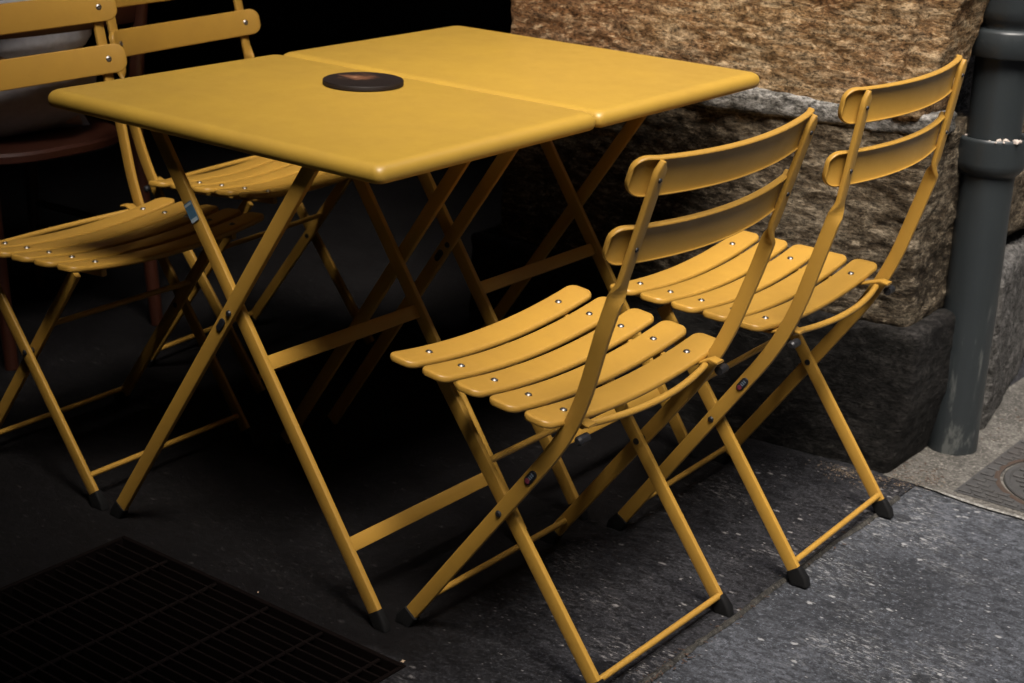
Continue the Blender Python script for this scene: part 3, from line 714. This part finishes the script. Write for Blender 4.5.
def skin(name, nodes, edges, material, parent, root=0, sub=2, fold=0.0):
    me = bpy.data.meshes.new(name); me.from_pydata([n[0] for n in nodes], edges, [])
    ob = bpy.data.objects.new(name + '_tmp', me); COL.objects.link(ob)
    ms = ob.modifiers.new('skin', 'SKIN'); ms.use_smooth_shade = True; ob.modifiers.new('sub', 'SUBSURF').levels = sub
    for i, n in enumerate(nodes):
        sv = me.skin_vertices[0].data[i]; sv.radius = n[1] if isinstance(n[1], tuple) else (n[1], n[1]); sv.use_root = (i == root)
    dg = bpy.context.evaluated_depsgraph_get()
    out = bpy.data.meshes.new_from_object(ob.evaluated_get(dg)); bpy.data.objects.remove(ob)
    out.name = name
    for v in out.vertices:
        if fold:
            p = v.co; v.co = p + v.normal*fold*(noise.noise(Vector((p.x*9, p.y*22, p.z*8))) + .6*noise.noise(Vector((p.x*30, p.y*40, p.z*14))))
    out.materials.clear(); out.materials.append(material)
    for p in out.polygons: p.use_smooth = True
    o = bpy.data.objects.new(name, out); COL.objects.link(o); o.parent = parent; return o
pe = thing('person', 'person seen from behind in grey top and dark trousers, seated on the dark wooden chair', 'person', (-1.56, 0.53, 0))
body = [((0.02, 0, .56), (.12, .155)), ((0.03, 0, .72), (.10, .135)), ((0.0, 0, .88), (.11, .15)), ((-.03, 0, 1.0), (.10, .16)), ((-.05, 0, 1.09), (.05, .055)), ((-.07, 0, 1.16), (.055, .052)), ((-.09, 0, 1.25), (.095, .075)), ((-.09, 0, 1.33), (.06, .05))]
E_ = [(0, 1), (1, 2), (2, 3), (3, 4), (4, 5), (5, 6), (6, 7)]
for s in (-1, 1):
    b = len(body); body += [((-.02, s*.10, .54), .085), ((-.42, s*.12, .53), .062), ((-.43, s*.13, .28), .055), ((-.42, s*.13, .08), .038), ((-.52, s*.14, .04), .036)]
    E_ += [(0, b), (b, b+1), (b+1, b+2), (b+2, b+3), (b+3, b+4)]
    b = len(body); body += [((-.03, s*.19, 1.0), .052), ((-.05, s*.23, .76), .042), ((-.27, s*.17, .74), .032), ((-.36, s*.14, .75), .030)]
    E_ += [(3, b), (b, b+1), (b+1, b+2), (b+2, b+3)]
    for k in range(4):
        c = len(body); body += [((-.40, s*(.12 + k*.014), .752), .009), ((-.435, s*(.118 + k*.014), .745), .008)]; E_ += [(b+3, c), (c, c+1)]
skin('body', body, E_, M['skin'], pe)
tr = [((0.03, 0, .545), (.135, .175)), ((0.035, 0, .62), (.13, .17)), ((0.04, 0, .655), (.125, .16))]; te = [(0, 1), (1, 2)]
for s in (-1, 1):
    b = len(tr); tr += [((-.02, s*.10, .54), .097), ((-.42, s*.12, .53), .074), ((-.43, s*.13, .28), .068), ((-.42, s*.13, .10), .055)]; te += [(0, b), (b, b+1), (b+1, b+2), (b+2, b+3)]
skin('trousers', tr, te, M['trouser'], pe, fold=.012)
sh = [((0.045, 0, .62), (.135, .175)), ((0.045, 0, .70), (.125, .165)), ((0.0, 0, .88), (.125, .165)), ((-.03, 0, 1.0), (.11, .17)), ((-.05, 0, 1.07), (.062, .07))]; se = [(0, 1), (1, 2), (2, 3), (3, 4)]
for s in (-1, 1):
    b = len(sh); sh += [((-.03, s*.19, 1.0), .064), ((-.05, s*.23, .78), .054), ((-.22, s*.185, .745), .045)]; se += [(3, b), (b, b+1), (b+1, b+2)]
skin('shirt', sh, se, M['shirt'], pe, fold=.016)
skin('hair', [((-.06, 0, 1.22), (.085, .08)), ((-.07, 0, 1.30), (.085, .075)), ((-.08, 0, 1.35), (.055, .05))], [(0, 1), (1, 2)], M['hair'], pe)

# ------------------------------------------------------------------ debris on the floor
def bits(name, n, gen, material, size, label, flat=.35):
    bm = bmesh.new()
    for k in range(n):
        x, y = gen(); s = random.uniform(*size)
        g = bmesh.ops.create_icosphere(bm, subdivisions=1, radius=s); rt = Matrix.Rotation(random.uniform(0, 6), 3, 'Z')
        st = random.uniform(1, 2.6)
        for v in g['verts']:
            c = Vector((v.co.x*st, v.co.y*.7, v.co.z*flat)) + Vector((random.uniform(-1, 1), random.uniform(-1, 1), 0))*s*.25
            v.co = rt @ c + Vector((x, y, s*flat*.6 + .001))
    o = finish(name, bm, material, None, 20); tag(o, label, 'debris'); o['kind'] = 'stuff'; return o
def along():
    u = random.random(); x = .20 + .18*u + random.gauss(0, .02); y = 1.085 + .09*max(0, u-.55)*2 - abs(random.gauss(0, .028)); 
    return (x, y)
bits('straw_litter', 420, along, M['straw'], (.0004, .0013), 'dry straw and grit heaped along the foot of the stone plinth')
bits('leaf_litter', 120, lambda: (random.uniform(.30, .40), 1.15 + random.gauss(0, .035)), M['leaf'], (.0008, .0026), 'brown leaf bits at the foot of the wall corner')
bits('leaf_litter', 130, lambda: (.368 + random.gauss(0, .008), random.choice((random.uniform(.13, .30), random.uniform(-.1, .9)))), M['leaf'], (.0008, .0024), 'brown leaf bits caught in the joint of the threshold slab')
bits('grit', 110, lambda: (random.uniform(.37, .42) + random.gauss(0, .012), random.uniform(1.40, 2.4)), M['leaf'], (.001, .003), 'brown grit and rubbish along the foot of the street wall')
bits('paper_scraps', 3, lambda: random.choice(((-.26 + random.gauss(0, .02), -.006), (.062, -.012))), M['paper'], (.0015, .0035), 'torn pale paper scraps at the edge of the floor grating', .15)
